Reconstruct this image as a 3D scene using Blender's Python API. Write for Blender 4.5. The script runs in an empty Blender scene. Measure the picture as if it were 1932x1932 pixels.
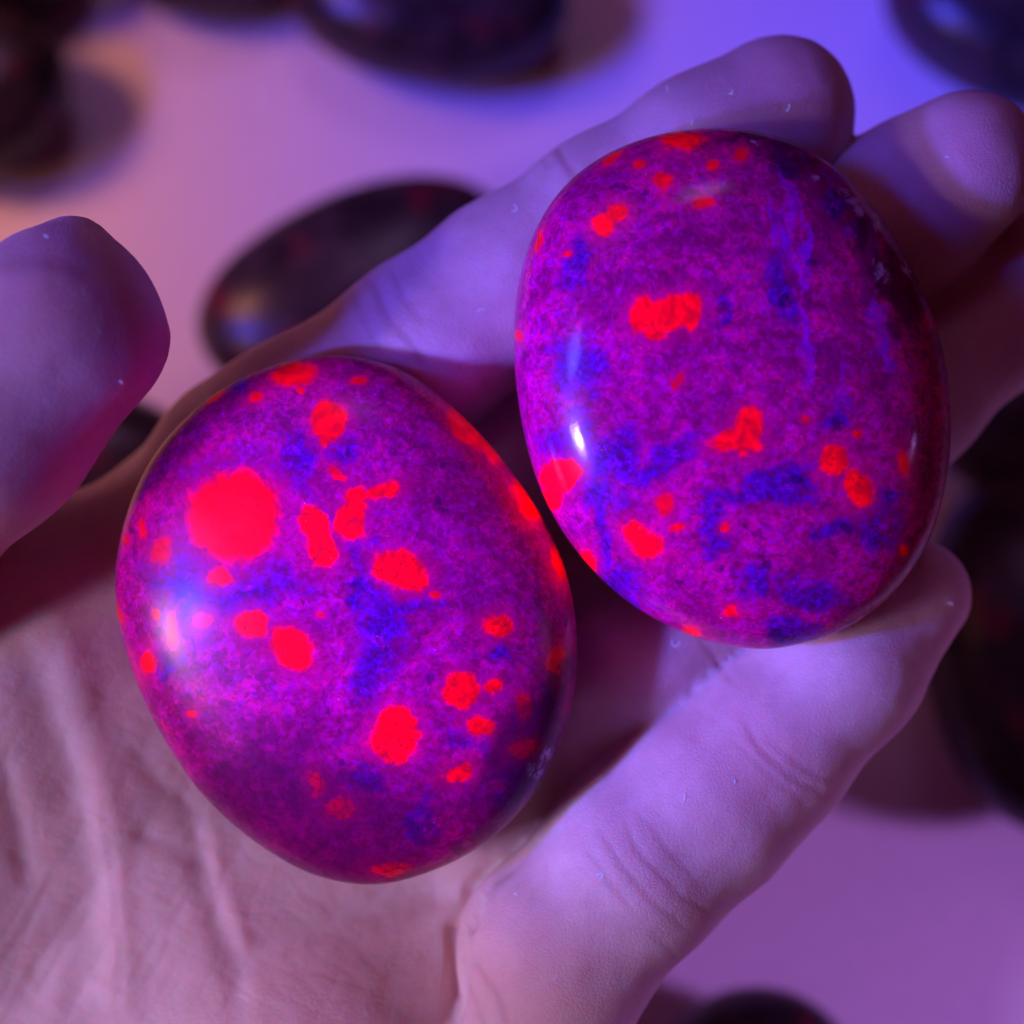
import bpy, math, random
import numpy as np
from mathutils import Matrix, Vector
from mathutils.bvhtree import BVHTree

S = bpy.context.scene
COL = S.collection
rad = math.radians
random.seed(7)

# ------------------------------------------------------------------ camera
# Real scale in metres.  Measurements are taken in millimetres in a frame "F"
# whose origin lies where the two stones are held: x right, y away, z up at the camera.
D = 160.0            # camera to stones
HALF = 51.5          # half of the picture width there
TILT = rad(20)
T_AX = 285.0         # camera to table along the view axis
RX = np.array([1.0, 0, 0])
DV = np.array([0, math.sin(TILT), -math.cos(TILT)])
UV = np.array([0, math.cos(TILT), math.sin(TILT)])
CAM = np.array([0, 0, T_AX * math.cos(TILT)])
ORG = CAM + DV * D
MF = np.stack([RX, UV, -DV], axis=1)          # F -> world axes


def W(p):
    """F millimetres -> world metres"""
    p = np.asarray(p, float)
    return (ORG + p @ MF.T) * 0.001


def U(px, py, z):
    """a measured direction (1932-wide survey) at depth z -> F millimetres"""
    k = HALF * (D - z) / D / 966.0
    return np.array([(px - 966.0) * k, -(py - 966.0) * k, z])


def Q(px, py, z, r):
    k = HALF * (D - z) / D / 966.0
    return (U(px, py, z), r * k)


def to_px(P):
    k = HALF * (D - P[:, 2]) / D / 966.0
    return P[:, 0] / k + 966.0, -P[:, 1] / k + 966.0


cam_d = bpy.data.cameras.new('camera')
cam = bpy.data.objects.new('camera', cam_d)
COL.objects.link(cam)
cam.matrix_world = Matrix(((RX[0], UV[0], -DV[0], CAM[0] * .001), (RX[1], UV[1], -DV[1], CAM[1] * .001),
                           (RX[2], UV[2], -DV[2], CAM[2] * .001), (0, 0, 0, 1)))
cam_d.sensor_width = 36
cam_d.lens = 18.0 * D / HALF
cam_d.clip_start = 0.005
cam_d.clip_end = 20
cam_d.dof.use_dof = True
cam_d.dof.focus_distance = (D + 4.0) * .001
cam_d.dof.aperture_fstop = 9.5
S.camera = cam

# ------------------------------------------------------------------ light
w = bpy.data.worlds.new('World')
S.world = w
w.use_nodes = True
w.node_tree.nodes['Background'].inputs[0].default_value = (0.60, 0.05, 0.22, 1)
w.node_tree.nodes['Background'].inputs[1].default_value = 0.05


def aim(o, frm, to):
    o.location = Vector(frm)
    o.rotation_euler = (Vector(to) - Vector(frm)).to_track_quat('-Z', 'Y').to_euler()


def lamp(name, typ, energy, col, frm, to, **kw):
    d = bpy.data.lights.new(name, typ)
    d.energy = energy
    d.color = col
    for k, v in kw.items():
        setattr(d, k, v)
    o = bpy.data.objects.new(name, d)
    COL.objects.link(o)
    aim(o, frm, to)
    return o


# violet torch held low at the left, beam passing over the hand to the far right
TORCH = W(U(-900, 1330, 0) + np.array([0, 0, 76.0]))
lamp('ultraviolet_torch', 'SPOT', 1.7, (0.13, 0.085, 1.0), TORCH, W(U(1690, 930, -22)),
     spot_size=rad(43), spot_blend=1.0, shadow_soft_size=0.006)
# added violet fill light, higher and farther left: its pool lies on the far right of the table
lamp('violet_pool_fill', 'SPOT', 27.0, (0.06, 0.06, 1.0), (-0.32, 0.06, 0.37), (0.085, 0.205, 0.0),
     spot_size=rad(22), spot_blend=1.0, shadow_soft_size=0.08)
# warm room lamp beyond the left edge, its beam on the far left of the table
lamp('warm_room_lamp', 'SPOT', 6.8, (1.0, 0.38, 0.20), (-0.38, 0.20, 0.34), (-0.16, 0.16, 0.0),
     spot_size=rad(42), spot_blend=1.0, shadow_soft_size=0.08)
# small golden lamp farther off at the left: glints on the stones
lamp('golden_room_lamp', 'POINT', 1.7, (1.0, 0.46, 0.22), (-0.53, -0.18, 0.45), (0, 0.05, 0.1), shadow_soft_size=0.022)
# added fill for the soft mauve light of the room from the left
lamp('mauve_room_fill', 'AREA', 0.26, (0.74, 0.14, 0.62), (-0.36, 0.39, 0.77), (0, 0.06, 0.10), shape='DISK', size=0.40)
# mauve fill added at the left, its narrow beam under the thumb on the heel of the hand
lamp('mauve_near_fill', 'SPOT', 13.5, (0.58, 0.42, 1.0), (-0.42, -0.16, 0.33), W((-26, -55, -20)),
     spot_size=rad(18.5), spot_blend=1.0, shadow_soft_size=0.06)
# fill added at the right to brighten the table's near right under the hand
lamp('mauve_side_fill', 'SPOT', 9.8, (0.60, 0.24, 1.0), (0.50, -0.05, 0.25), (0.062, -0.005, 0.0),
     spot_size=rad(25), spot_blend=1.0, shadow_soft_size=0.05)
# added mauve fill light beyond the far edge of the table, softening the shadows at the far left
lamp('mauve_far_fill', 'SPOT', 9.5, (0.62, 0.33, 0.80), (-0.05, 0.60, 0.75), (-0.11, 0.22, 0.0),
     spot_size=rad(20), spot_blend=1.0, shadow_soft_size=0.20)

S.view_settings.view_transform = 'Standard'
S.view_settings.look = 'None'
S.view_settings.exposure = 0
S.view_settings.gamma = 1
S.cycles.max_bounces = 8
S.cycles.sample_clamp_indirect = 4.0


# ------------------------------------------------------------------ numeric noise
def _hash(ix, iy, iz, seed):
    h = (ix * 374761393 + iy * 668265263 + iz * 2147483647 + seed * 974634533) & 0xFFFFFFFF
    h = ((h ^ (h >> 13)) * 1274126177) & 0xFFFFFFFF
    h = h ^ (h >> 16)
    return (h & 0xFFFF).astype(np.float64) / 32767.5 - 1.0


def vnoise(P, scale, seed=0):
    q = P / scale + 1000.0
    i = np.floor(q).astype(np.int64)
    f = q - i
    f = f * f * (3 - 2 * f)
    out = 0
    for dx in (0, 1):
        for dy in (0, 1):
            for dz in (0, 1):
                wt = (f[:, 0] if dx else 1 - f[:, 0]) * (f[:, 1] if dy else 1 - f[:, 1]) * (f[:, 2] if dz else 1 - f[:, 2])
                out = out + wt * _hash(i[:, 0] + dx, i[:, 1] + dy, i[:, 2] + dz, seed)
    return out


def fbm(P, scale, octv=3, seed=0):
    a, s, tot, amp = 0, scale, 0, 1.0
    for k in range(octv):
        a = a + amp * vnoise(P, s, seed + 17 * k)
        tot += amp
        s *= .5
        amp *= .55
    return a / tot


def sstep(e0, e1, x):
    t = np.clip((x - e0) / (e1 - e0), 0, 1)
    return t * t * (3 - 2 * t)


def seg_dist(x, y, pts):
    """distance to a polyline in the plane, and the position along it (0..1)"""
    best = np.full(x.shape, 1e9)
    along = np.zeros(x.shape)
    n = len(pts) - 1
    for k in range(n):
        (ax, ay), (bx, by) = pts[k], pts[k + 1]
        vx, vy = bx - ax, by - ay
        t = np.clip(((x - ax) * vx + (y - ay) * vy) / (vx * vx + vy * vy + 1e-9), 0, 1)
        d = np.hypot(x - ax - t * vx, y - ay - t * vy)
        m = d < best
        best = np.where(m, d, best)
        along = np.where(m, (k + t) / n, along)
    return best, along


# ------------------------------------------------------------------ object helpers
def tag(o, label, cat, group=None):
    o['label'] = label
    o['category'] = cat
    if group:
        o['group'] = group
    return o


def mesh_from(name, V, F, mat, loc=None, normals=None, attrs=None, smooth=True):
    """V in world metres; F an (n,4) or (n,3) array"""
    loc = np.zeros(3) if loc is None else np.asarray(loc)
    me = bpy.data.meshes.new(name)
    V = np.asarray(V, np.float32) - loc.astype(np.float32)
    F = np.asarray(F, np.int32)
    n, k = F.shape
    me.vertices.add(len(V))
    me.vertices.foreach_set('co', V.ravel())
    me.loops.add(n * k)
    me.loops.foreach_set('vertex_index', F.ravel())
    me.polygons.add(n)
    me.polygons.foreach_set('loop_start', np.arange(0, n * k, k, dtype=np.int32))
    me.update(calc_edges=True)
    me.polygons.foreach_set('use_smooth', np.full(n, smooth))
    for an, A in (attrs or {}).items():
        at = me.attributes.new(an, 'FLOAT_COLOR', 'POINT')
        at.data.foreach_set('color', np.asarray(A, np.float32).ravel())
    if normals is not None:
        me.normals_split_custom_set_from_vertices([tuple(v) for v in normals])
    me.materials.append(mat)
    o = bpy.data.objects.new(name, me)
    o.location = loc
    COL.objects.link(o)
    return o


def vert_normals(V, F):
    a, b, c, d = (V[F[:, i]] for i in range(4))
    fn = np.cross(c - a, d - b)
    N = np.zeros_like(V)
    for i in range(4):
        np.add.at(N, F[:, i], fn)
    return N / (np.linalg.norm(N, axis=1, keepdims=True) + 1e-20)


# ------------------------------------------------------------------ material helpers
class NT:
    def __init__(self, name):
        self.m = bpy.data.materials.new(name)
        self.m.use_nodes = True
        self.t = self.m.node_tree
        self.t.nodes.clear()
        self.out = self.n('ShaderNodeOutputMaterial')

    def n(self, typ, **kw):
        nd = self.t.nodes.new(typ)
        for k, v in kw.items():
            if k.startswith('i_'):
                key = k[2:]
                key = int(key) if key.isdigit() else key
                self.set(nd.inputs[key], v)
            else:
                setattr(nd, k, v)
        return nd

    def set(self, sock, v):
        if isinstance(v, bpy.types.NodeSocket):
            self.t.links.new(v, sock)
        else:
            sock.default_value = v

    def mm(self, scale=1000.0):
        tc = self.n('ShaderNodeTexCoord')
        mp = self.n('ShaderNodeMapping')
        self.t.links.new(tc.outputs['Object'], mp.inputs[0])
        mp.inputs['Scale'].default_value = (scale,) * 3
        return mp.outputs[0]

    def noise(self, vec, scale, detail=3, rough=.55, dist=0.0):
        nd = self.n('ShaderNodeTexNoise', i_Vector=vec, i_Scale=scale, i_Detail=detail, i_Roughness=rough, i_Distortion=dist)
        return nd.outputs[0]

    def ramp(self, fac, a, b):
        nd = self.n('ShaderNodeMapRange', interpolation_type='SMOOTHSTEP')
        self.set(nd.inputs[0], fac)
        nd.inputs[1].default_value = a
        nd.inputs[2].default_value = b
        return nd.outputs[0]

    def math(self, op, a, b=0.0):
        nd = self.n('ShaderNodeMath', operation=op)
        self.set(nd.inputs[0], a)
        self.set(nd.inputs[1], b)
        return nd.outputs[0]

    def mix(self, fac, a, b):
        nd = self.n('ShaderNodeMix', data_type='RGBA', clamp_result=False)
        self.set(nd.inputs[0], fac)
        self.set(nd.inputs[6], a if isinstance(a, bpy.types.NodeSocket) else (*a, 1))
        self.set(nd.inputs[7], b if isinstance(b, bpy.types.NodeSocket) else (*b, 1))
        return nd.outputs[2]

    def attr(self, name):
        a = self.n('ShaderNodeAttribute', attribute_name=name)
        s = self.n('ShaderNodeSeparateColor')
        self.t.links.new(a.outputs['Color'], s.inputs[0])
        return s.outputs[0], s.outputs[1], s.outputs[2]

    def surf(self, sh):
        self.t.links.new(sh, self.out.inputs[0])
        return self.m


# fluorescent sodalite: its answer to the torch is a diffuse return, strongest in the red
def mat_glow_stone(name, rough_a, rough_b, wa, off):
    T = NT(name)
    v = T.mm()
    mp = T.n('ShaderNodeMapping', i_Vector=v)
    mp.inputs['Location'].default_value = (off, off * .7, off * .3)
    v = mp.outputs[0]
    spot, blue, crack = T.attr('mineral')  # blue: sodalite patches and the painted torch sheen
    chip, halo, dark = T.attr('bloom')
    big = T.noise(v, .16, 3, .6)
    mid = T.noise(v, .48, 4, .62, .8)
    fin = T.noise(v, 1.25, 4, .66, .5)
    grain = T.noise(v, 2.7, 2, .6)
    vo = T.n('ShaderNodeTexVoronoi', i_Vector=v, i_Scale=1.15)
    shd, vivid, _b = T.attr('beam_shade')
    # groundmass: plum to magenta, clustered violet grains, dark grains
    c = T.mix(T.ramp(T.math('ADD', T.math('MULTIPLY', big, .6), T.math('MULTIPLY', mid, .4)), .38, .62), (0.45, 0.001, 0.13), (1.1, 0.001, 0.28))
    c = T.mix(T.math('MULTIPLY', T.ramp(mid, .53, .36), .75), c, (0.46, 0.001, 0.17))
    vio = T.math('MULTIPLY', T.ramp(fin, .52, .64), T.ramp(T.math('ADD', mid, big), .86, 1.10))
    c = T.mix(T.math('MULTIPLY', vio, .52), c, (0.60, 0.003, 0.90))
    c = T.mix(T.math('MULTIPLY', T.ramp(fin, .47, .33), .5), c, (0.26, 0.001, 0.07))
    c = T.mix(T.math('MULTIPLY', T.ramp(grain, .42, .30), .4), c, (0.14, 0.001, 0.07))
    # interlocking crystals: every cell its own tint
    wc = T.n('ShaderNodeTexNoise', i_Vector=v, i_Scale=1.0, i_Detail=2)
    wm = T.n('ShaderNodeVectorMath', operation='MULTIPLY_ADD')
    T.set(wm.inputs[0], wc.outputs[1])
    wm.inputs[1].default_value = (.9, .9, .9)
    T.set(wm.inputs[2], v)
    for sc_, amt in ((1.0, .34), (2.3, .40)):
        cv = T.n('ShaderNodeTexVoronoi', i_Vector=wm.outputs[0], i_Scale=sc_)
        cc_ = T.n('ShaderNodeSeparateColor', i_Color=cv.outputs[1])
        c = T.mix(T.math('MULTIPLY', T.ramp(cc_.outputs[0], .45, .95), amt), c, (.24, .001, .09))
        c = T.mix(T.math('MULTIPLY', T.ramp(cc_.outputs[1], .62, .98), amt * .9), c, (.80, .002, .46))
    # veils and facets along healed cracks
    wv = T.n('ShaderNodeTexNoise', i_Vector=v, i_Scale=.5, i_Detail=4)
    vm = T.n('ShaderNodeVectorMath', operation='MULTIPLY_ADD')
    T.set(vm.inputs[0], wv.outputs[1])
    vm.inputs[1].default_value = (2.6, 2.6, 2.6)
    T.set(vm.inputs[2], v)
    ms = T.n('ShaderNodeMapping', i_Vector=vm.outputs[0])
    ms.inputs['Rotation'].default_value = (0, 0, rad(-20))
    ms.inputs['Scale'].default_value = (.42, .12, .2)
    vc = T.n('ShaderNodeTexVoronoi', feature='SMOOTH_F1', i_Vector=ms.outputs[0], i_Scale=1.0, i_Smoothness=.12)
    cs = T.n('ShaderNodeSeparateColor', i_Color=vc.outputs[1])
    fil = T.noise(ms.outputs[0], 1.6, 4, .65)
    c = T.mix(T.math('MULTIPLY', T.math('MULTIPLY', crack, T.ramp(cs.outputs[0], .45, .8)), .55), c, (.24, .001, .14))
    c = T.mix(T.math('MULTIPLY', T.math('MULTIPLY', crack, T.ramp(cs.outputs[1], .30, .75)), T.math('MULTIPLY', T.ramp(fil, .42, .68), .75)), c, (0.46, 0.004, 1.0))
    # blue patches, sodalite and a painted torch sheen, with ragged, speckled margins
    rag = T.math('ADD', T.math('MULTIPLY', T.math('SUBTRACT', fin, .5), 1.1), T.math('MULTIPLY', T.math('SUBTRACT', mid, .5), 1.5))
    bl = T.math('MULTIPLY', T.ramp(T.math('ADD', blue, rag), .05, 1.0), T.ramp(blue, .0, .55))
    bc = T.mix(T.ramp(fin, .36, .66), (0.035, 0.002, 0.14), (0.14, 0.002, 0.55))
    c = T.mix(T.math('MULTIPLY', bl, .86), c, bc)
    # dark mineral specks
    dk = T.ramp(T.math('ADD', dark, rag), .25, 1.0)
    c = T.mix(T.math('MULTIPLY', T.math('MULTIPLY', dk, T.ramp(dark, .02, .3)), .65), c, (0.03, 0.002, 0.08))
    # red glow painted around the grains as a halo, then the red fluorescing grains
    c = T.mix(T.math('MULTIPLY', halo, .46), c, (1.15, 0.0, 0.16))
    pit = T.ramp(vo.outputs[0], .07, .17)
    red = T.mix(T.ramp(T.math('ADD', mid, T.math('MULTIPLY', T.math('SUBTRACT', fin, .5), .6)), .34, .64), (1.7, .001, .016), (3.2, .001, .022))
    red = T.mix(vivid, (.95, .001, .05), red)
    red = T.mix(T.math('MULTIPLY', T.ramp(fin, .48, .36), .6), red, (1.3, .001, .016))
    red = T.mix(T.math('MULTIPLY', T.math('SUBTRACT', 1.0, pit), .85), red, (.22, 0, .02))
    edge = T.ramp(T.math('ADD', spot, T.math('MULTIPLY', rag, .62)), .0, 1.04)
    c = T.mix(edge, c, red)
    # shade where the torch beam falls off, painted into the colour
    c = T.mix(T.math('MULTIPLY', shd, .78), c, (.10, .001, .06))
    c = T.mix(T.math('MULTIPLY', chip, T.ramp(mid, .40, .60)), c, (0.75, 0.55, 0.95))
    # tiny bright sparkles along grain boundaries
    sv = T.n('ShaderNodeTexVoronoi', i_Vector=v, i_Scale=1.05)
    sp = T.math('MULTIPLY', T.ramp(sv.outputs[0], .085, .02), T.ramp(mid, .56, .66))
    c = T.mix(T.math('MULTIPLY', sp, .8), c, (.9, .5, 1.2))
    bump = T.n('ShaderNodeBump', i_Height=T.math('ADD', T.math('MULTIPLY', fin, .6), T.math('MULTIPLY', grain, .4)))
    bump.inputs['Strength'].default_value = 0.10
    bump.inputs['Distance'].default_value = 0.00008
    dif = T.n('ShaderNodeBsdfDiffuse', i_Color=c)
    smu = T.math('MULTIPLY', T.ramp(T.noise(v, .22, 5, .65), .40, .70), .10)
    ga = T.n('ShaderNodeBsdfGlossy', i_Roughness=T.math('ADD', smu, rough_a), i_Normal=bump.outputs[0])
    gb = T.n('ShaderNodeBsdfGlossy', i_Roughness=rough_b, i_Normal=bump.outputs[0])
    gm = T.n('ShaderNodeMixShader', i_0=wa)
    T.t.links.new(gb.outputs[0], gm.inputs[1])
    T.t.links.new(ga.outputs[0], gm.inputs[2])
    fr = T.n('ShaderNodeFresnel', i_IOR=1.39)
    mx = T.n('ShaderNodeMixShader', i_0=fr.outputs[0])
    T.t.links.new(dif.outputs[0], mx.inputs[1])
    T.t.links.new(gm.outputs[0], mx.inputs[2])
    return T.surf(mx.outputs[0])


def mat_dark_stone():
    T = NT('dark_polished_stone')
    v = T.mm()
    oi = T.n('ShaderNodeObjectInfo')
    mp = T.n('ShaderNodeMapping', i_Vector=v)
    sc = T.n('ShaderNodeCombineXYZ')
    T.set(sc.inputs[0], T.math('MULTIPLY', oi.outputs['Random'], 300.0))
    T.t.links.new(sc.outputs[0], mp.inputs['Location'])
    v = mp.outputs[0]
    a = T.noise(v, .13, 4, .6)
    b = T.noise(v, .09, 2, .5)
    f = T.noise(v, 1.2, 4, .7)
    c = T.mix(T.ramp(a, .38, .64), (.016, .010, .013), (.055, .034, .036))
    c = T.mix(T.math('MULTIPLY', T.ramp(f, .5, .7), .5), c, (.075, .05, .055))
    c = T.mix(T.math('MULTIPLY', T.ramp(b, .56, .68), .7), c, (.16, .008, .02))
    p = T.n('ShaderNodeBsdfPrincipled', i_Roughness=.30)
    T.set(p.inputs['Base Color'], c)
    p.inputs['Specular IOR Level'].default_value = .35
    return T.surf(p.outputs[0])


def mat_skin():
    T = NT('skin')
    v = T.mm()
    tone, fold, wet = T.attr('skin_map')
    a = T.noise(v, .11, 3, .6)
    b = T.noise(v, .9, 3, .65)
    c = T.mix(T.ramp(a, .35, .65), (.67, .49, .45), (.76, .59, .55))
    c = T.mix(T.math('MULTIPLY', tone, .55), c, (.74, .42, .40))
    c = T.mix(T.math('MULTIPLY', T.ramp(b, .50, .72), .22), c, (.62, .36, .34))
    c = T.mix(T.math('MULTIPLY', fold, .5), c, (.50, .24, .22))
    vo = T.n('ShaderNodeTexVoronoi', feature='DISTANCE_TO_EDGE', i_Vector=v, i_Scale=1.9)
    vo2 = T.n('ShaderNodeTexNoise', i_Vector=v, i_Scale=4.0, i_Detail=3)
    h = T.math('ADD', T.math('MULTIPLY', T.ramp(vo.outputs[0], 0, .18), .7), vo2.outputs[0])
    bump = T.n('ShaderNodeBump', i_Height=h)
    bump.inputs['Strength'].default_value = .42
    bump.inputs['Distance'].default_value = .00012
    p = T.n('ShaderNodeBsdfPrincipled', i_Roughness=.52)
    T.set(p.inputs['Base Color'], c)
    T.set(p.inputs['Normal'], bump.outputs[0])
    p.inputs['Specular IOR Level'].default_value = .38
    p.inputs['Subsurface Weight'].default_value = .85
    p.inputs['Subsurface Radius'].default_value = (1.0, .22, .12)
    p.inputs['Subsurface Scale'].default_value = .0042
    return T.surf(p.outputs[0])


def mat_simple(name, col, rough, emit=None, es=0):
    T = NT(name)
    v = T.mm()
    f = T.noise(v, .35, 4, .6)
    c = T.mix(T.ramp(f, .3, .7), tuple(x * .93 for x in col), col)
    p = T.n('ShaderNodeBsdfPrincipled', i_Roughness=rough)
    T.set(p.inputs['Base Color'], c)
    if emit:
        p.inputs['Emission Color'].default_value = (*emit, 1)
        p.inputs['Emission Strength'].default_value = es
    return T.surf(p.outputs[0])


M_DARK = mat_dark_stone()
M_SKIN = mat_skin()
M_TABLE = mat_simple('white_tabletop', (.80, .70, .80), .55)
M_NAIL = mat_simple('nail', (.80, .66, .62), .3)
M_LINT = mat_simple('glowing_lint', (.7, .7, .9), .6, (.34, .36, 1.0), .35)

# ------------------------------------------------------------------ table
nx = 24
gx, gy = np.meshgrid(np.linspace(-.9, .9, nx), np.linspace(-.7, 1.1, nx))
V = np.stack([gx.ravel(), gy.ravel(), np.zeros(nx * nx)], 1)
F = [(j * nx + i, j * nx + i + 1, (j + 1) * nx + i + 1, (j + 1) * nx + i) for j in range(nx - 1) for i in range(nx - 1)]
table = mesh_from('tabletop', V, F, M_TABLE)
table['kind'] = 'structure'


# ------------------------------------------------------------------ pebbles
def smooth_loop(pts, n=720):
    p = np.asarray(pts, float)
    m = len(p)
    out = []
    for i in range(m):
        p0, p1, p2, p3 = p[i - 1], p[i], p[(i + 1) % m], p[(i + 2) % m]
        for t in np.linspace(0, 1, 24, endpoint=False):
            out.append(.5 * ((2 * p1) + (-p0 + p2) * t + (2 * p0 - 5 * p1 + 4 * p2 - p3) * t * t + (-p0 + 3 * p1 - 3 * p2 + p3) * t ** 3))
    return np.array(out)


class Pebble:
    """outline in the plane z=z0 of frame F, rounded above and below"""

    def __init__(self, outline_px, z0, ht, hb, p=2.4, shrink=.992, n_out=360):
        lp = smooth_loop(outline_px)
        xy = np.array([U(a, b, z0)[:2] for a, b in lp])
        self.c = (xy.max(0) + xy.min(0)) / 2
        d = (xy - self.c) * shrink
        th = np.arctan2(d[:, 1], d[:, 0])
        r = np.hypot(d[:, 0], d[:, 1])
        o = np.argsort(th)
        th, r = th[o], r[o]
        self.th = np.concatenate([th - 2 * np.pi, th, th + 2 * np.pi])
        self.r = np.concatenate([r, r, r])
        k = np.linspace(-np.pi, np.pi, 721)[:-1]
        rr = np.interp(k, self.th, self.r)
        ker = np.hanning(25)
        ker /= ker.sum()
        rr = np.convolve(np.concatenate([rr[-40:], rr, rr[:40]]), ker, 'same')[40:-40]
        self.th = np.concatenate([k - 2 * np.pi, k, k + 2 * np.pi])
        self.r = np.concatenate([rr, rr, rr])
        self.z0, self.ht, self.hb, self.p = z0, ht, hb, p

    def R(self, th):
        return np.interp(th, self.th, self.r)

    def inside(self, X, Y, Z):
        dx, dy, dz = X - self.c[0], Y - self.c[1], Z - self.z0
        rr = np.hypot(dx, dy) / self.R(np.arctan2(dy, dx))
        h = np.where(dz > 0, self.ht, self.hb)
        return (rr ** self.p + np.abs(dz / h) ** self.p) ** (1 / self.p)

    def mesh(self, nth=640, nt=230, nb=90, seed=1, rough=.12):
        ph = np.linspace(0, np.pi / 2, nt + 1)[1:]
        ph = ph * .75 + .25 * (np.pi / 2) * np.sin(ph)       # rings closer together at the rim
        ring_t = [(np.sin(a) ** (2 / self.p), np.cos(a) ** (2 / self.p) * self.ht if a < np.pi / 2 - 1e-6 else 0.0) for a in ph]
        pb = np.linspace(np.pi / 2, 0, nb + 1)[1:-1]
        ring_b = [(np.sin(a) ** (2 / self.p), -np.cos(a) ** (2 / self.p) * self.hb) for a in pb]
        rings = ring_t + ring_b
        th = np.linspace(-np.pi, np.pi, nth, endpoint=False)
        R = self.R(th)
        V = np.concatenate([np.stack([self.c[0] + a * R * np.cos(th), self.c[1] + a * R * np.sin(th), np.full(nth, self.z0 + z)], 1) for a, z in rings])
        V = np.concatenate([V, [[self.c[0], self.c[1], self.z0 + self.ht]], [[self.c[0], self.c[1], self.z0 - self.hb]]])
        nr = len(rings)
        idx = np.arange(nr * nth).reshape(nr, nth)
        nxt = np.roll(idx, -1, axis=1)
        F = np.stack([idx[:-1].ravel(), idx[1:].ravel(), nxt[1:].ravel(), nxt[:-1].ravel()], 1)
        top, bot = nr * nth, nr * nth + 1
        e = np.arange(0, nth, 2)
        F = np.concatenate([F, np.stack([np.full(len(e), top), idx[0][e], nxt[0][e], idx[0][(e + 2) % nth]], 1),
                            np.stack([np.full(len(e), bot), idx[-1][(e + 2) % nth], nxt[-1][e], idx[-1][e]], 1)])
        # gentle unevenness of a tumbled pebble
        dirs = V - np.array([self.c[0], self.c[1], self.z0])
        L = np.linalg.norm(dirs, axis=1, keepdims=True)
        V = V + dirs / L * (fbm(V, 13.0, 2, seed) * rough)[:, None]
        return V, F


K = 1932 / 1946.0
left_out = [(650, 668), (770, 700), (880, 788), (965, 885), (1035, 995), (1078, 1105), (1091, 1210), (1084, 1320), (1048, 1430),
            (985, 1530), (890, 1608), (790, 1652), (700, 1668), (600, 1652), (500, 1598), (400, 1515), (325, 1415), (268, 1305), (232, 1200), (219, 1090), (238, 975),
            (285, 868), (360, 778), (450, 715), (550, 678)]
right_out = [(1350, 243), (1470, 262), (1570, 318), (1665, 420), (1735, 545), (1775, 665), (1790, 790), (1780, 915), (1745, 1030), (1675, 1130),
             (1580, 1196), (1500, 1220), (1430, 1228), (1330, 1211), (1225, 1166), (1130, 1092), (1060, 1005), (1010, 905), (978, 780), (966, 650), (978, 520), (1022, 405), (1100, 318), (1215, 262)]
PL = Pebble(left_out, -11.5, 10.2, 10.0)
PR = Pebble(right_out, -9.0, 11.5, 10.0)

# red grains: centre, half axes, turn (degrees), strength - surveyed on the 1946 px photograph
SPOT_L = [[(445, 979, 88, 86, 0)], [(560, 714, 43, 21, -10)], [(573, 742, 8, 7, 0)], [(487, 754, 12, 9, -30)], [(407, 749, 18, 8, -38)],
          [(627, 797, 35, 34, 0), (630, 815, 27, 26, 0), (614, 838, 9, 10, 0)], [(679, 723, 14, 8, 0)], [(639, 901, 15, 9, 45)],
          [(600, 1000, 26, 42, -10), (612, 1040, 24, 38, -15)], [(668, 985, 28, 42, 25), (675, 945, 22, 20, 0), (722, 936, 34, 14, -16)],
          [(760, 1080, 50, 33, 20), (780, 1100, 32, 28, 0)], [(825, 1128, 10, 8, 20)], [(887, 816, 50, 24, 55), (918, 836, 50, 18, 50)],
          [(1004, 952, 22, 42, -35)], [(1064, 1070, 13, 30, -15)], [(480, 1186, 33, 29, 0)], [(554, 1233, 48, 36, 48)], [(281, 1259, 13, 22, 8)],
          [(326, 1198, 9, 34, -5)], [(386, 1182, 17, 13, 0)], [(296, 1165, 7, 9, 0)], [(228, 1163, 6, 15, -5)], [(609, 1169, 8, 6, 0)],
          [(307, 1045, 17, 25, -10)], [(419, 1095, 23, 16, 5)], [(270, 1002, 6, 17, 5)], [(240, 1031, 6, 10, 0)], [(365, 1355, 7, 6, 0)], [(271, 1355, 5, 10, -25)],
          [(603, 1491, 14, 22, -5)], [(650, 1537, 27, 19, -15)], [(948, 1188, 27, 22, 5)], [(880, 1311, 35, 33, 20), (936, 1304, 15, 13, -35)],
          [(755, 1382, 36, 42, 0), (750, 1405, 46, 38, 0), (758, 1430, 26, 22, 0)], [(910, 1381, 26, 17, 18)], [(995, 1340, 16, 27, -15)], [(870, 1467, 28, 16, -25)], [(1058, 1253, 17, 25, 0)],
          [(994, 1420, 28, 16, -10)], [(742, 1650, 34, 12, 0)]]
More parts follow.
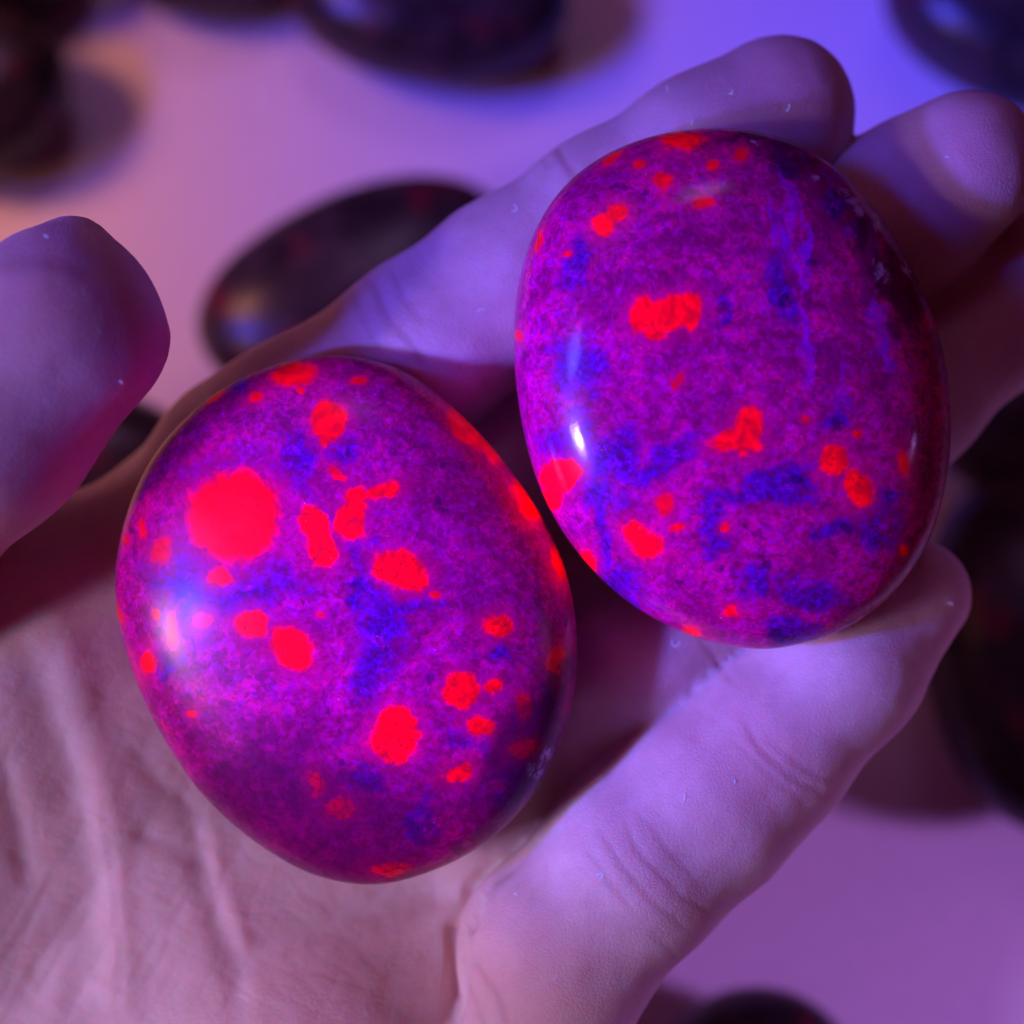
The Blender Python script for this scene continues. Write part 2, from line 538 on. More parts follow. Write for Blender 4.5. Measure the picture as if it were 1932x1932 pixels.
SPOT_R = [[(1268, 597, 60, 33, -7), (1218, 606, 22, 30, 0), (1226, 590, 22, 24, 0), (1312, 580, 22, 24, 0), (1314, 600, 20, 26, 0), (1240, 638, 22, 12, 0)], [(1150, 424, 24, 20, -30), (1178, 404, 20, 18, 0)],
          [(1298, 268, 38, 18, 0)], [(1164, 302, 18, 8, -32)], [(1216, 315, 9, 10, 0)], [(1260, 344, 17, 15, 0)], [(1352, 314, 11, 8, 0)], [(1404, 293, 11, 13, 20)],
          [(1338, 385, 19, 11, -20)], [(1025, 455, 6, 20, 28)], [(983, 641, 8, 9, 0)], [(1080, 483, 6, 5, 0)], [(1289, 729, 8, 13, 25)],
          [(1058, 905, 32, 30, 0), (1078, 896, 24, 25, 0), (1046, 948, 19, 22, 0)], [(1113, 1066, 17, 19, -20)], [(1265, 957, 17, 20, 10)], [(1208, 1012, 26, 22, 20), (1230, 1035, 28, 22, 20)],
          [(1286, 1001, 14, 8, -10)], [(1377, 1001, 10, 8, -20)], [(1425, 808, 30, 34, 10), (1388, 836, 38, 18, -8), (1420, 840, 26, 22, 0)],
          [(1317, 1203, 19, 14, 10)], [(1392, 1164, 13, 12, 0)], [(1358, 1228, 10, 5, 10)], [(1584, 876, 28, 27, 0)], [(1630, 926, 26, 36, -10)],
          [(1715, 880, 12, 26, -10)], [(1718, 1044, 9, 8, 0)], [(1531, 797, 7, 6, 0)], [(1629, 823, 8, 7, 0)]]
BLUE_L = [(565, 880, 30, 58, 0), (520, 1090, 58, 42, 10), (662, 1010, 14, 46, -10), (690, 1120, 20, 60, -10), (735, 1180, 55, 42, 30), (715, 1270, 36, 80, 5), (880, 1410, 55, 30, 30),
          (985, 1480, 70, 34, -40), (945, 1243, 26, 26, 0), (1030, 1370, 26, 70, 10), (440, 880, 80, 30, -10), (640, 850, 34, 30, 0), (320, 1260, 26, 24, 0), (690, 1470, 34, 24, 0), (800, 1555, 18, 50, -5),
          (470, 715, 30, 14, -30), (470, 1130, 60, 60, 0), (710, 1040, 24, 20, 0), (350, 1110, 60, 80, 0)]  # last one: blue torch sheen painted in, over some sodalite
BLUE_R = [(1170, 868, 62, 44, 25), (1245, 895, 60, 26, -25), (1290, 850, 60, 24, -40), (1150, 940, 34, 50, 15), (1142, 1030, 13, 70, 5), (1352, 1000, 22, 56, 0), (1465, 932, 80, 22, -10),
          (1510, 910, 40, 26, 0), (1660, 1010, 56, 40, 20), (1600, 1000, 24, 24, 0), (1490, 1200, 56, 30, -10), (1368, 590, 17, 24, 0), (1585, 795, 30, 22, 0), (1085, 850, 60, 70, 0), (1100, 700, 50, 60, 0),
          (1545, 1125, 70, 26, 5), (1430, 1120, 40, 26, 0), (1490, 560, 24, 70, -10), (1100, 500, 34, 50, 20), (1690, 960, 36, 26, -30), (1180, 1120, 50, 34, 30), (1480, 300, 40, 18, 20), (1600, 380, 36, 26, 40)]
DARK_L = [(745, 1045, 12, 10), (695, 1070, 9, 16), (600, 790, 7, 12), (830, 955, 12, 14), (845, 965, 9, 6), (835, 875, 8, 8), (955, 1290, 18, 14), (1010, 1330, 12, 30), (905, 1275, 12, 8),
          (500, 715, 14, 8), (700, 720, 10, 9), (735, 1430, 14, 9), (815, 1290, 12, 10), (850, 1350, 10, 10), (640, 1010, 5, 40), (560, 750, 8, 7), (250, 1010, 10, 10), (320, 1255, 14, 22), (930, 1440, 18, 16), (650, 1450, 12, 10)]
DARK_R = [(1372, 588, 14, 14), (1495, 575, 16, 16), (1590, 800, 14, 10), (1225, 372, 10, 7), (1175, 350, 18, 8), (1455, 1075, 14, 10), (1440, 1060, 8, 8), (1365, 1080, 10, 6), (1520, 910, 22, 12), (1480, 1210, 26, 16),
          (1290, 1110, 10, 8), (1610, 1005, 12, 14), (1545, 500, 12, 12), (1470, 315, 20, 14), (1435, 290, 20, 8), (1640, 440, 18, 40), (1700, 620, 18, 30), (1415, 1005, 5, 6)]
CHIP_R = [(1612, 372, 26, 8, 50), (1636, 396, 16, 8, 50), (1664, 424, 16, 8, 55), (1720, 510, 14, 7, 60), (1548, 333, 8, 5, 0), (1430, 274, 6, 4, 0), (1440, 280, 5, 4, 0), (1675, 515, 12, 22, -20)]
CHIP_L = [(386, 1528, 9, 7, 0), (1040, 1432, 20, 10, -60), (1020, 1460, 14, 16, -50)]


def ell(x, y, e):
    a = rad(e[4]) if len(e) > 4 else 0
    dx, dy = x - e[0], y - e[1]
    u, v = dx * math.cos(a) + dy * math.sin(a), -dx * math.sin(a) + dy * math.cos(a)
    return np.hypot(u / e[2], v / e[3])


def glow_stone(name, peb, spots, blues, darks, chips, cracks, beam_shades, veins, mat, label, seed):
    V, F = peb.mesh(seed=seed)
    x, y = to_px(V)
    x, y = x / K, y / K
    up = (V[:, 2] > peb.z0 - 1.2)
    P2 = np.stack([x, y, np.zeros_like(x)], 1)
    wx = fbm(P2, 34, 4, seed + 1) * 11 + vnoise(P2, 7, seed + 5) * 2.6
    wy = fbm(P2, 34, 4, seed + 2) * 11 + vnoise(P2, 7, seed + 6) * 2.6
    best = np.full(len(x), 9.0)
    sid = np.full(len(x), -1)
    for i, grp in enumerate(spots):
        small = min(1.0, min(g[3] for g in grp) / 14.0 + .15)
        for g in grp:
            sft = min(1.0, 16.0 / max(min(g[2], g[3]), 4))
            e = ell(x + wx * small, y + wy * small, g)
            e = 1 + (e - 1) / max(sft, .46)
            m = e < best
            best = np.where(m, e, best)
            sid = np.where(m, i, sid)
    spot = sstep(1.5, .6, best) * up
    halo = sstep(3.2, 1.0, best) * up
    bx = fbm(P2, 60, 5, seed + 3) * 46
    by = fbm(P2, 60, 5, seed + 4) * 46
    blue = np.zeros_like(x)
    for e in blues:
        blue = np.maximum(blue, sstep(1.8, .1, ell(x + bx, y + by, e)))
    for pts in veins:
        d, al = seg_dist(x + bx * .35, y + by * .35, pts)
        blue = np.maximum(blue, .85 * np.exp(-(d / 15.0) ** 2))
    dark = np.zeros_like(x)
    for e in darks:
        dark = np.maximum(dark, sstep(1.4, .4, ell(x + wx * 1.3, y + wy * 1.3, e)))
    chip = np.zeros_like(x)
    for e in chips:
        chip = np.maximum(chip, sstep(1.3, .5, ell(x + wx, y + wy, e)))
    crack = np.zeros_like(x)
    for e in cracks:
        crack = np.maximum(crack, sstep(1.25, .6, ell(x + bx, y + by, e)))
    beam_shade = np.zeros_like(x)  # painted shade on the stone's weakly lit lower side and rims
    for e in beam_shades:
        beam_shade = np.maximum(beam_shade, sstep(1.35, .5, ell(x + bx * 1.6, y + by * 1.6, e)))
    N = vert_normals(V, F)
    A = np.stack([spot, blue * up, crack * up, np.ones_like(x)], 1)
    B = np.stack([chip * up, halo, dark * up, np.ones_like(x)], 1)
    rs = random.Random(seed)
    vv = np.array([min(1.0, rs.uniform(.15, .9) + max(g[2] for g in grp) / 50.0) for grp in spots] + [1.0])
    vivid = vv[sid]
    Cc = np.stack([beam_shade, vivid, beam_shade, np.ones_like(x)], 1)
    WV = W(V)
    WN = N @ MF.T
    loc = W(np.array([peb.c[0], peb.c[1], peb.z0]))

    def cut(nm, faces):
        vi, inv = np.unique(faces, return_inverse=True)
        return mesh_from(nm, WV[vi], inv.reshape(faces.shape), mat, loc, WN[vi], {'mineral': A[vi], 'bloom': B[vi], 'beam_shade': Cc[vi]})

    fs = spot[F].mean(1)
    fid = np.where(fs > .5, sid[F[:, 0]], -1)
    for i in range(len(spots)):
        if (fid == i).sum() < 30:
            fid[fid == i] = -1
    root = bpy.data.objects.new(name, None)
    root.empty_display_size = .005
    root.location = W(np.array([peb.c[0], peb.c[1], peb.z0 - peb.hb]))
    COL.objects.link(root)
    tag(root, label, 'stone', 'glowing stones held in the hand')
    off = Vector(loc) - root.location

    def under(o):
        o.parent = root
        o.location = off
    under(cut('body', F[fid < 0]))
    for i in range(len(spots)):
        f = F[fid == i]
        if len(f):
            under(cut('red_spot', f))
    return root


M_GL = mat_glow_stone('glowing_sodalite_soft_polish', .23, .31, .45, 0.0)
M_GR = mat_glow_stone('glowing_sodalite_high_polish', .05, .27, .62, 41.0)
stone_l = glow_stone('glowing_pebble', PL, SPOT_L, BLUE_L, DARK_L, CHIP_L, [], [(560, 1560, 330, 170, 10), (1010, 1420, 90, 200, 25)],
                     [[(570, 830), (560, 900), (605, 965), (650, 1000), (690, 1090), (725, 1180), (705, 1320)], [(725, 1170), (790, 1150), (840, 1150)], [(430, 880), (500, 875), (560, 900)]], M_GL,
                     'purple glowing pebble with one large round red spot, lying in the palm', 11)
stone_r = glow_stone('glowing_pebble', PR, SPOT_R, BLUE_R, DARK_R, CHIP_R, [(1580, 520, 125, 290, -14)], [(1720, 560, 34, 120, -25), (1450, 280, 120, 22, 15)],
                     [[(1080, 850), (1165, 875), (1235, 905), (1295, 868), (1345, 825)], [(1135, 880), (1142, 960), (1146, 1080), (1205, 1160)],
                      [(1345, 935), (1420, 948), (1500, 915), (1550, 880)], [(1345, 935), (1354, 1055)], [(1545, 1010), (1620, 985), (1690, 1020)]], M_GR,
                     'purple glowing pebble with an oblong red spot and white glint, resting across the fingers', 23)


# ------------------------------------------------------------------ the hand
VOX = 0.62
LO = np.array([-104.0, -104.0, -62.0])
HI = np.array([76.0, 66.0, 18.0])
NG = np.ceil((HI - LO) / VOX).astype(int) + 1
AX = [LO[i] + VOX * np.arange(NG[i]) for i in range(3)]


def new_field():
    return np.full(NG, 12.0, np.float32)


def smin(a, b, k):
    if k <= 0:
        return np.minimum(a, b)
    h = np.clip(.5 + .5 * (b - a) / k, 0, 1)
    return b + (a - b) * h - k * h * (1 - h)


def box_of(lo, hi):
    i0 = np.maximum(np.floor((lo - LO) / VOX).astype(int), 0)
    i1 = np.minimum(np.ceil((hi - LO) / VOX).astype(int) + 1, NG)
    return tuple(slice(a, b) for a, b in zip(i0, i1))


def grid(sl):
    return AX[0][sl[0]][:, None, None], AX[1][sl[1]][None, :, None], AX[2][sl[2]][None, None, :]


def put(field, sl, d, k):
    field[sl] = smin(field[sl], d.astype(np.float32), k)


def cone(field, A, B, k=3.0, flat=1.0):
    (a, ra), (b, rb) = A, B
    m = max(ra, rb) + 9
    sl = box_of(np.minimum(a, b) - m, np.maximum(a, b) + m)
    if any(s.stop <= s.start for s in sl):
        return
    X, Y, Z = grid(sl)
    v = b - a
    px, py, pz = X - a[0], Y - a[1], Z - a[2]
    t = np.clip((px * v[0] + py * v[1] + pz * v[2]) / (v @ v), 0, 1)
    d = np.sqrt((px - t * v[0]) ** 2 + (py - t * v[1]) ** 2 + ((pz - t * v[2]) / flat) ** 2) - (ra + (rb - ra) * t)
    put(field, sl, d, k)


def chain(field, pts, k=3.0, flat=1.0):
    for p, q in zip(pts[:-1], pts[1:]):
        cone(field, p, q, k, flat)


def blob(field, c, r, k=6.0, rot=0.0):
    r = np.asarray(r, float)
    m = r.max() + 9
    sl = box_of(c - m, c + m)
    if any(s.stop <= s.start for s in sl):
        return
    X, Y, Z = grid(sl)
    px, py, pz = X - c[0], Y - c[1], Z - c[2]
    ca, sa = math.cos(rot), math.sin(rot)
    u, v = px * ca + py * sa, -px * sa + py * ca
    k0 = np.sqrt((u / r[0]) ** 2 + (v / r[1]) ** 2 + (pz / r[2]) ** 2)
    k1 = np.sqrt((u / r[0] ** 2) ** 2 + (v / r[1] ** 2) ** 2 + (pz / r[2] ** 2) ** 2) + 1e-9
    put(field, sl, k0 * (k0 - 1) / k1, k)


palm = new_field()
chain(palm, [Q(600, 880, -33, 225), Q(150, 1250, -34, 235), Q(-500, 1800, -36, 260)], 8)
chain(palm, [Q(760, 1070, -36, 235), Q(250, 1500, -37, 245), Q(-450, 2100, -38, 270)], 8)
chain(palm, [Q(880, 1330, -36, 235), Q(420, 1750, -37, 245), Q(-300, 2300, -38, 270)], 8)
chain(palm, [Q(930, 1640, -35, 225), Q(560, 2000, -36, 250), Q(-200, 2500, -38, 280)], 8)
blob(palm, U(560, 1960, -27), (17, 13, 12), 8, rad(20))          # heel under the little finger
blob(palm, U(-190, 1580, -29), (17, 26, 14), 8, rad(-25))        # ball of the thumb
blob(palm, U(60, 1180, -30), (13, 12, 12), 8, 0)

chain(palm, [Q(950, 1150, -37, 180), Q(1190, 1000, -37, 120)], 6)          # web between middle and ring finger

# the fold beside the root of the little finger
trench = new_field()
chain(trench, [Q(1010, 1560, -17, 50), Q(905, 1680, -15, 62), Q(860, 1790, -13.5, 66), Q(848, 1980, -13, 70)], 2)
palm = -smin(-palm, trench, 1.2)

index = new_field()
chain(index, [Q(470, 880, -27, 176), Q(570, 812, -23.5, 166), Q(808, 650, -23, 161), Q(960, 540, -23, 158), Q(1142, 408, -22, 146),
              Q(1330, 300, -20.5, 152), Q(1466, 216, -21, 146)], 3)
middle = new_field()
chain(middle, [Q(800, 1000, -35, 190), Q(1180, 770, -32, 165), Q(1400, 620, -29, 152), Q(1600, 478, -25, 150), Q(1720, 385, -20, 150), Q(1818, 314, -16.5, 140)], 3)
ring = new_field()
chain(ring, [Q(900, 1480, -31, 185), Q(1200, 1255, -25, 142), Q(1500, 940, -27.5, 148), Q(1700, 750, -28, 142), Q(1850, 604, -28, 140), Q(2010, 440, -27, 130)], 3)
little = new_field()
chain(little, [Q(880, 2180, -30, 200), Q(1010, 1990, -23, 160), Q(1052, 1790, -18, 180), Q(1200, 1630, -17, 176), Q(1330, 1515, -18, 172),
               Q(1440, 1412, -19, 160), Q(1590, 1262, -19, 143), Q(1726, 1122, -21, 105)], 2.5)
thumb = new_field()
chain(thumb, [Q(142, 462, -3, 44), Q(118, 610, 0, 180), Q(-48, 782, -2, 212), Q(-268, 990, -9, 225), Q(-470, 1290, -22, 250), Q(-480, 1750, -30, 290)], 5)

hand = palm.copy()
for fld, kk in ((index, 5.0), (middle, 4.0), (ring, 4.0), (little, .4), (thumb, 2.5)):
    hand = smin(hand, smin(palm, fld, kk), 0.6)
# flesh gives way where the stones rest
X, Y, Z = np.meshgrid(*AX, indexing='ij', sparse=True)
for pb in (PL, PR):
    sl = box_of(np.array([pb.c[0] - 30, pb.c[1] - 32, pb.z0 - 13]), np.array([pb.c[0] + 30, pb.c[1] + 32, pb.z0 + 13]))
    x_, y_, z_ = np.broadcast_arrays(*grid(sl))
    g = (pb.inside(x_, y_, z_) - 1.0) * 10.0 - .08
    hand[sl] = -smin(-hand[sl], g.astype(np.float32), .8)


def surface_nets(f, lo, h):
    s = f < 0
    n = np.array(f.shape)
    c = [(i, j, k) for i in (0, 1) for j in (0, 1) for k in (0, 1)]
    m = n - 1

    def sub(a, o):
        return a[o[0]:o[0] + m[0], o[1]:o[1] + m[1], o[2]:o[2] + m[2]]
    cnt = sum(sub(s, o).astype(np.int8) for o in c)
    act = (cnt > 0) & (cnt < 8)
    ii = np.argwhere(act)
    vid = np.full(m, -1, np.int64)
    vid[act] = np.arange(len(ii))
    acc = np.zeros((len(ii), 3))
    num = np.zeros(len(ii))
    for a in c:
        for ax in range(3):
            if a[ax] == 0:
                b = list(a)
                b[ax] = 1
                fa = f[ii[:, 0] + a[0], ii[:, 1] + a[1], ii[:, 2] + a[2]]
                fb = f[ii[:, 0] + b[0], ii[:, 1] + b[1], ii[:, 2] + b[2]]
                cr = (fa < 0) != (fb < 0)
                t = np.where(cr, fa / np.where(cr, fa - fb, 1), 0)
                p = np.tile(np.array(a, float), (len(ii), 1))
                p[:, ax] += t
                acc += p * cr[:, None]
                num += cr
    V = lo + h * (ii + acc / num[:, None])
    Fs = []
    for ax in range(3):
        u, v = (ax + 1) % 3, (ax + 2) % 3
        a = [slice(0, x) for x in n]
        b = [slice(0, x) for x in n]
        a[ax] = slice(0, n[ax] - 1)
        b[ax] = slice(1, n[ax])
        sa, sb = s[tuple(a)], s[tuple(b)]
        e = np.argwhere(sa != sb)
        e = e[(e[:, u] > 0) & (e[:, v] > 0) & (e[:, u] < n[u] - 1) & (e[:, v] < n[v] - 1)]
        inside = sa[e[:, 0], e[:, 1], e[:, 2]]

        def cell(du, dv):
            q = e.copy()
            q[:, u] -= du
            q[:, v] -= dv
            return vid[q[:, 0], q[:, 1], q[:, 2]]
        quad = np.stack([cell(1, 1), cell(0, 1), cell(0, 0), cell(1, 0)], 1)
        quad = np.where(inside[:, None], quad, quad[:, ::-1])
        Fs.append(quad)
    F = np.concatenate(Fs)
    return V, F[(F >= 0).all(1)]


hand[:, :, 0] = 5
hand[:, :, -1] = 5
hand[0] = 5
hand[-1] = 5
hand[:, 0] = 5
hand[:, -1] = 5
HV, HF = surface_nets(hand, LO, VOX)


def relax(V, F, n, lam=.5):
    e = np.concatenate([F[:, [0, 1]], F[:, [1, 2]], F[:, [2, 3]], F[:, [3, 0]]])
    for _ in range(n):
        s = np.zeros_like(V)
        c = np.bincount(e.ravel(), minlength=len(V)).astype(float)
        for ax in range(3):
            s[:, ax] = np.bincount(e[:, 0], V[e[:, 1], ax], len(V)) + np.bincount(e[:, 1], V[e[:, 0], ax], len(V))
        V = V + lam * (s / c[:, None] - V)
    return V


HV = relax(HV, HF, 4)
tmp = bpy.data.meshes.new('tmp')
tmp.from_pydata(HV.tolist(), [], HF.tolist())
to = bpy.data.objects.new('tmp', tmp)
COL.objects.link(to)
sd = to.modifiers.new('s', 'SUBSURF')
sd.levels = 1
ev = to.evaluated_get(bpy.context.evaluated_depsgraph_get())
em = ev.to_mesh()
HV = np.empty(len(em.vertices) * 3)
em.vertices.foreach_get('co', HV)
HV = HV.reshape(-1, 3)
HF = np.empty(len(em.loops), np.int32)
em.loops.foreach_get('vertex_index', HF)
HF = HF.reshape(-1, 4)
ev.to_mesh_clear()
bpy.data.objects.remove(to)
bpy.data.meshes.remove(tmp)

N = vert_normals(HV, HF)
hx, hy = to_px(HV)
face_up = sstep(.05, .45, N[:, 2])
P2 = np.stack([hx, hy, np.zeros_like(hx)], 1)
jx = hx + fbm(P2, 60, 3, 81) * 9
jy = hy + fbm(P2, 60, 3, 82) * 9
disp = np.zeros(len(HV))
fold = np.zeros(len(HV))
# creases: polyline, half width (survey px), depth mm (negative: a ridge)
CREASE = [
    ([(20, 1180), (80, 1320), (130, 1450), (160, 1600), (170, 1760), (160, 1950)], 46, 1.5),
    ([(90, 1130), (150, 1330), (190, 1480), (215, 1680), (228, 1950)], 36, -1.1),
    ([(190, 1480), (210, 1640), (225, 1780), (222, 1950)], 9, .55),
    ([(400, 1850), (520, 1775), (640, 1725), (760, 1692), (870, 1690)], 34, 1.5),
    ([(360, 1530), (375, 1620), (410, 1730), (440, 1830), (450, 1950)], 24, .9),
    ([(400, 1540), (410, 1620), (440, 1720), (470, 1800)], 20, -.5),
    ([(250, 1560), (330, 1600), (390, 1640)], 18, .5),
    ([(240, 1400), (300, 1480), (370, 1520)], 20, .5),
    ([(0, 1420), (30, 1560), (60, 1680)], 24, .9),
    ([(60, 1900), (120, 1790), (190, 1690)], 13, .3), ([(20, 1930), (90, 1800), (150, 1700), (230, 1610)], 13, .3),
    ([(110, 1940), (170, 1830), (215, 1750)], 13, .25), ([(240, 1860), (300, 1760), (370, 1690)], 9, .35), ([(270, 1930), (330, 1820), (400, 1740)], 8, .3),
    ([(300, 1900), (380, 1800)], 10, .3), ([(-20, 1860), (60, 1730), (120, 1640)], 10, .4),
    ([(1000, 1590), (900, 1675), (866, 1760), (860, 1950)], 15, 2.0),
    # index finger joints
    ([(690, 520), (722, 575), (770, 650), (800, 700)], 9, .34), ([(735, 505), (760, 560), (800, 610)], 7, .24), ([(660, 545), (690, 610), (720, 660)], 7, .2),
    ([(1035, 255), (1060, 295), (1100, 345)], 9, .38), ([(1010, 275), (1040, 320)], 7, .2),
    # little finger joints
    ([(1400, 1355), (1440, 1420), (1490, 1462), (1560, 1510)], 7, .30), ([(1450, 1400), (1520, 1450), (1570, 1475)], 6, .22), ([(1380, 1400), (1450, 1460), (1530, 1530)], 6, .16),
    ([(1130, 1570), (1180, 1640), (1230, 1700), (1300, 1760)], 7, .28), ([(1170, 1545), (1220, 1620), (1280, 1690), (1340, 1730)], 6, .26), ([(1100, 1600), (1150, 1660), (1200, 1730)], 6, .22),
    ([(1200, 1530), (1260, 1600), (1330, 1680)], 6, .18), ([(1230, 1760), (1290, 1820), (1330, 1840)], 6, .2),
    ([(900, 1810), (930, 1860), (960, 1940)], 8, .3), ([(880, 1850), (905, 1900), (920, 1950)], 7, .25),
    # ring finger joint
    ([(1270, 1160), (1330, 1220), (1390, 1290)], 8, .25),
    # thumb
    ([(60, 700), (120, 740), (200, 740)], 9, .14),
]
for pts, wd, dp in CREASE:
    d, al = seg_dist(jx, jy, pts)
    taper = np.clip(np.minimum(al, 1 - al) * 6 + .25, 0, 1)
    g = np.exp(-(d / wd) ** 2) * taper * face_up
    disp -= dp * g * (.36 if 0 < wd < 12 else .85) * (.52 + .48 * sstep(620, 900, hx))
    if dp > 0 and wd < 14:
        fold = np.maximum(fold, g * min(1, dp / .35) * sstep(560, 700, hx))
# palm lines: fine diagonal wrinkles, finer still on the fingers
pm = sstep(950, 600, hx) * sstep(900, 1300, hy) * face_up
ca, sa = math.cos(rad(62)), math.sin(rad(62))
al, ac = (HV[:, 0] * ca + HV[:, 1] * sa), (-HV[:, 0] * sa + HV[:, 1] * ca)
wr = fbm(np.stack([al / 6.0, ac, np.zeros_like(al)], 1), 2.1, 2, 5)
disp += -np.clip(1 - np.abs(wr) * 5, 0, 1) * .05 * pm
wr2 = fbm(np.stack([ac / 4.0, al, np.zeros_like(al)], 1), 1.7, 2, 9)
disp += -np.clip(1 - np.abs(wr2) * 6, 0, 1) * .06 * pm
disp += fbm(HV, 9.0, 3, 3) * .35 * face_up + fbm(HV, 1.6, 2, 6) * .035
# keep clear of the stones
for pb in (PL, PR):
    q = pb.inside(HV[:, 0], HV[:, 1], HV[:, 2])
    disp = np.where((q < 1.12) & (disp > 0), disp * np.clip((q - 1.0) / .12, 0, 1), disp)
HV = HV + N * disp[:, None]
tone = np.zeros(len(HV))
for cx, cy, rr in ((1500, 190, 130), (1840, 300, 130), (640, 1880, 260), (110, 560, 170), (1760, 1130, 110), (980, 1850, 140), (1450, 1450, 120)):
    tone = np.maximum(tone, np.exp(-((hx - cx) ** 2 + (hy - cy) ** 2) / rr ** 2))
SK = np.stack([tone, np.clip(fold, 0, 1), np.zeros_like(tone), np.ones_like(tone)], 1)
hand_o = mesh_from('hand', W(HV), HF, M_SKIN, W(U(500, 1400, -35)), None, {'skin_map': SK})
tag(hand_o, 'open left hand, palm up, cradling two glowing purple stones', 'hand')
BV = BVHTree.FromPolygons([Vector(p) for p in W(HV)], HF.tolist())

# ------------------------------------------------------------------ dark pebbles on the table
def tz(px, py, h):
    """point of the horizontal plane h mm above the table along a surveyed direction"""
    d = MF @ U(px, py, 0) + ORG - CAM
    t = (h - CAM[2]) / d[2]
    return CAM + d * t


def dark_pebble(cx, cy, hw, hh, turn, thick, label, seed, p=2.3):
    """middle of the stone and half axes as seen (survey px)"""
    c = tz(cx, cy, thick * .5)
    dist = np.linalg.norm(c - CAM)
    k = HALF / D * dist / 966.0
    a, b = hw * k, hh * k / math.cos(TILT) * .97
    nth, nr = 96, 30
    rings = []
    for i in range(1, nr):
        ph = np.pi * i / nr
        s, cc = math.sin(ph), math.cos(ph)
        rings.append((s ** (2 / p), math.copysign(abs(cc) ** (2 / p), cc) * thick * .5))
    th = np.linspace(0, 2 * np.pi, nth, endpoint=False)
    rr = 1 + .04 * np.cos(2 * th + seed) + .03 * np.cos(3 * th + seed * 2.1)
    V = np.concatenate([np.stack([a * r * rr * np.cos(th), b * r * rr * np.sin(th), np.full(nth, z)], 1) for r, z in rings])
    V = np.concatenate([V, [[0, 0, thick * .5], [0, 0, -thick * .5]]])
    idx = np.arange(len(rings) * nth).reshape(len(rings), nth)
    nx_ = np.roll(idx, -1, 1)
    F = np.stack([idx[:-1].ravel(), idx[1:].ravel(), nx_[1:].ravel(), nx_[:-1].ravel()], 1)
    e = np.arange(0, nth, 2)
    F = np.concatenate([F, np.stack([np.full(len(e), len(V) - 2), idx[0][e], nx_[0][e], idx[0][(e + 2) % nth]], 1),
                        np.stack([np.full(len(e), len(V) - 1), idx[-1][(e + 2) % nth], nx_[-1][e], idx[-1][e]], 1)])
    ca, sa = math.cos(turn), math.sin(turn)
    V = V @ np.array([[ca, sa, 0], [-sa, ca, 0], [0, 0, 1.0]])
    c = np.array([c[0], c[1], thick * .5 - .02])
    o = mesh_from('dark_pebble', (V + c) * .001, F, M_DARK, c * .001)
    tag(o, label, 'stone', 'dark stones lying on the table')
    return o


dark_pebble(812, -25, 245, 185, rad(0), 25, 'dark brown pebble at the top edge, above the gap between thumb and index finger', 1)
dark_pebble(-70, 165, 190, 150, rad(0), 23, 'navy dark pebble cut by the left edge, above the thumb', 2)
dark_pebble(-40, -70, 190, 100, rad(15), 24, 'very dark pebble filling the top left corner', 3)
dark_pebble(385, -95, 170, 106, rad(0), 24, 'dark pebble barely showing at the top edge, left of the large brown one', 4)
dark_pebble(680, 545, 305, 190, rad(22), 25, 'long dark pebble with red mottling, half hidden behind the index finger', 5)
dark_pebble(190, 880, 165, 140, rad(0), 24, 'dark pebble glimpsed in the notch between thumb and palm', 6)
dark_pebble(1935, 20, 235, 180, rad(-20), 26, 'dark pebble cut by the top right corner, above the middle fingertip', 7)
dark_pebble(1975, 790, 215, 150, rad(10), 24, 'black pebble at the right edge, just under the ring finger', 8)
dark_pebble(1990, 1225, 250, 310, rad(0), 27, 'large black pebble at the right edge beside the little fingertip', 9)
dark_pebble(1420, 2082, 215, 180, rad(0), 25, 'black pebble rising into the bottom edge, below the little finger', 10)


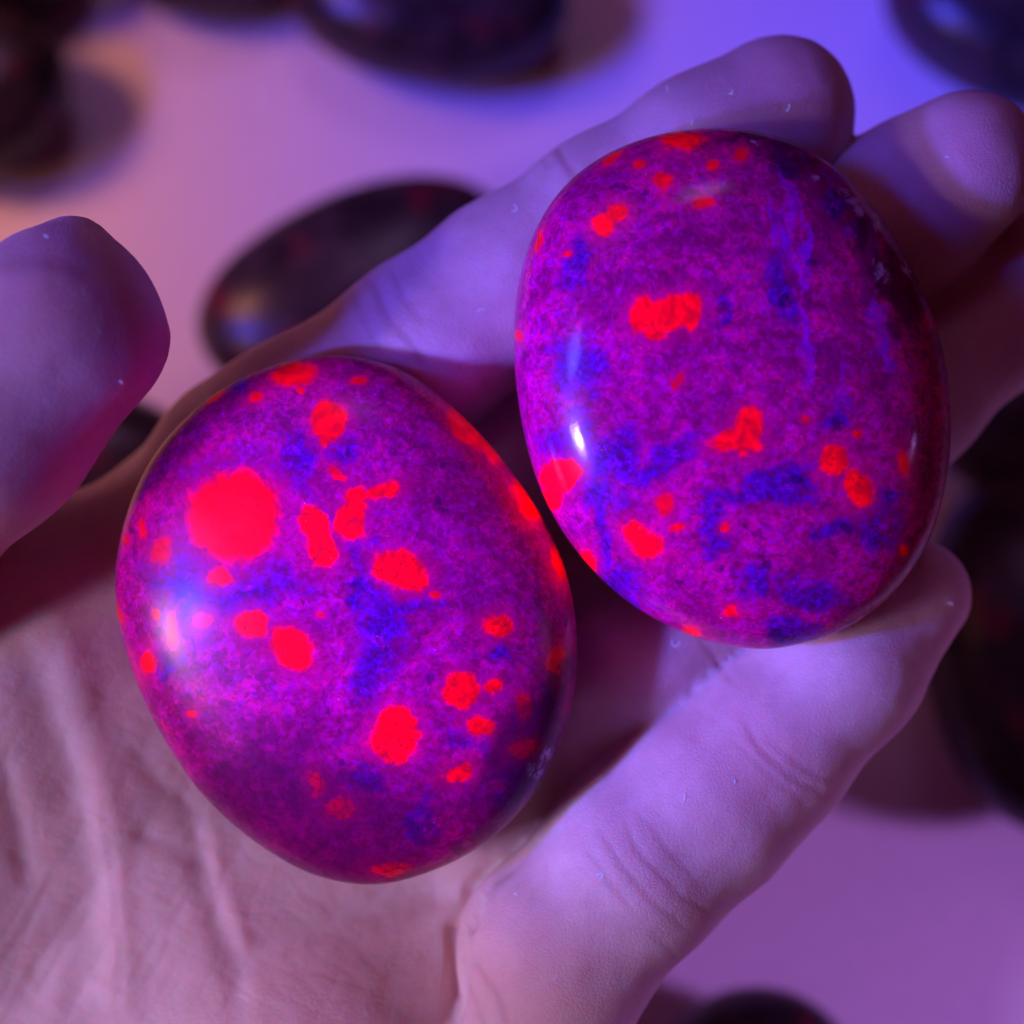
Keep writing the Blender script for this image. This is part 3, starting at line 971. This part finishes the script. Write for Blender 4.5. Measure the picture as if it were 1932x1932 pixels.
# ------------------------------------------------------------------ lint on the skin
def lint(px, py, L, ang, bend, label, r=.055):
    k = HALF / 966.0
    pts = []
    n = 7
    for i in range(n):
        s = i / (n - 1) - .5
        a = ang + bend * s
        pts.append((px + L * s * math.cos(a) + bend * L * .35 * (s * s) * -math.sin(ang), py + L * s * math.sin(a) + bend * L * .35 * s * s * math.cos(ang)))
    P, NN = [], []
    for a, b in pts:
        d = Vector(MF @ U(a, b, 0) + ORG - CAM).normalized()
        h = BV.ray_cast(Vector(CAM * .001), d)
        if h[0] is None:
            return
        P.append(np.array(h[0]) * 1000 + np.array(h[1]) * (.02 + .10 * abs(math.sin(3 * len(P) + ang))))
        NN.append(np.array(h[1]))
    P = np.array(P)
    if np.abs(np.diff(P[:, 2])).max() > 2.5:
        return
    V, F = [], []
    for i in range(n):
        t = P[min(i + 1, n - 1)] - P[max(i - 1, 0)]
        t /= np.linalg.norm(t)
        u = np.cross(t, NN[i])
        u /= np.linalg.norm(u)
        v = np.cross(u, t)
        rr = r * (.45 if i in (0, n - 1) else 1)
        for q in range(5):
            a = 2 * math.pi * q / 5
            V.append(P[i] + rr * (math.cos(a) * u + math.sin(a) * v))
    for i in range(n - 1):
        for q in range(5):
            F.append((i * 5 + q, i * 5 + (q + 1) % 5, (i + 1) * 5 + (q + 1) % 5, (i + 1) * 5 + q))
    V = np.array(V)
    o = mesh_from('lint_fibre', V * .001, F, M_LINT, P[n // 2] * .001)
    tag(o, label, 'lint', 'lint fibres on the skin')


K2 = K
for (a, b, L, an, be, lab) in [
    (1270, 170, 16, 1.4, .6, 'pale lint speck on the index fingertip, the one farthest left on its pad'),
    (1392, 178, 16, 2.2, 1.6, 'curled lint fibre in the middle of the index fingertip pad'),
    (1499, 206, 16, 2.0, .5, 'short slanting lint fibre near the very tip of the index finger'),
    (1316, 234, 14, 1.9, .5, 'lint speck on the index finger touching the rim of the right stone'),
    (983, 398, 18, 1.8, 1.6, 'hooked lint fibre on the index finger left of the right stone'),
    (914, 587, 20, -.15, .9, 'wavy blue lint fibre on the index finger above the gap between the stones'),
    (1281, 1228, 36, .35, -1.8, 'long curled lint fibre on the ring finger below the right stone'),
    (1302, 1516, 15, 1.7, .4, 'straight lint fibre on the little finger nearest its middle joint'),
    (1396, 1485, 12, 1.6, .2, 'faint lint speck on the little finger between its two creases'),
    (1145, 1660, 18, .8, 2.0, 'hooked lint fibre on the base of the little finger'),
    (981, 1699, 14, .4, .8, 'star-like lint speck at the edge of the little finger base'),
    (1054, 1858, 13, -.5, .4, 'lint speck on the little finger close to the bottom edge'),
    (1800, 298, 10, .3, .5, 'tiny lint speck on the middle fingertip'),
    (1806, 1146, 9, .3, .5, 'tiny lint speck on the tip of the little finger'),
    (88, 449, 14, .6, .5, 'bluish lint speck on the upper edge of the thumb'),
    (230, 725, 12, .9, .5, 'bluish lint speck on the shaded side of the thumb'),
]:
    lint(a * K2, b * K2, L * random.uniform(.65, 1.3), an, be, lab)
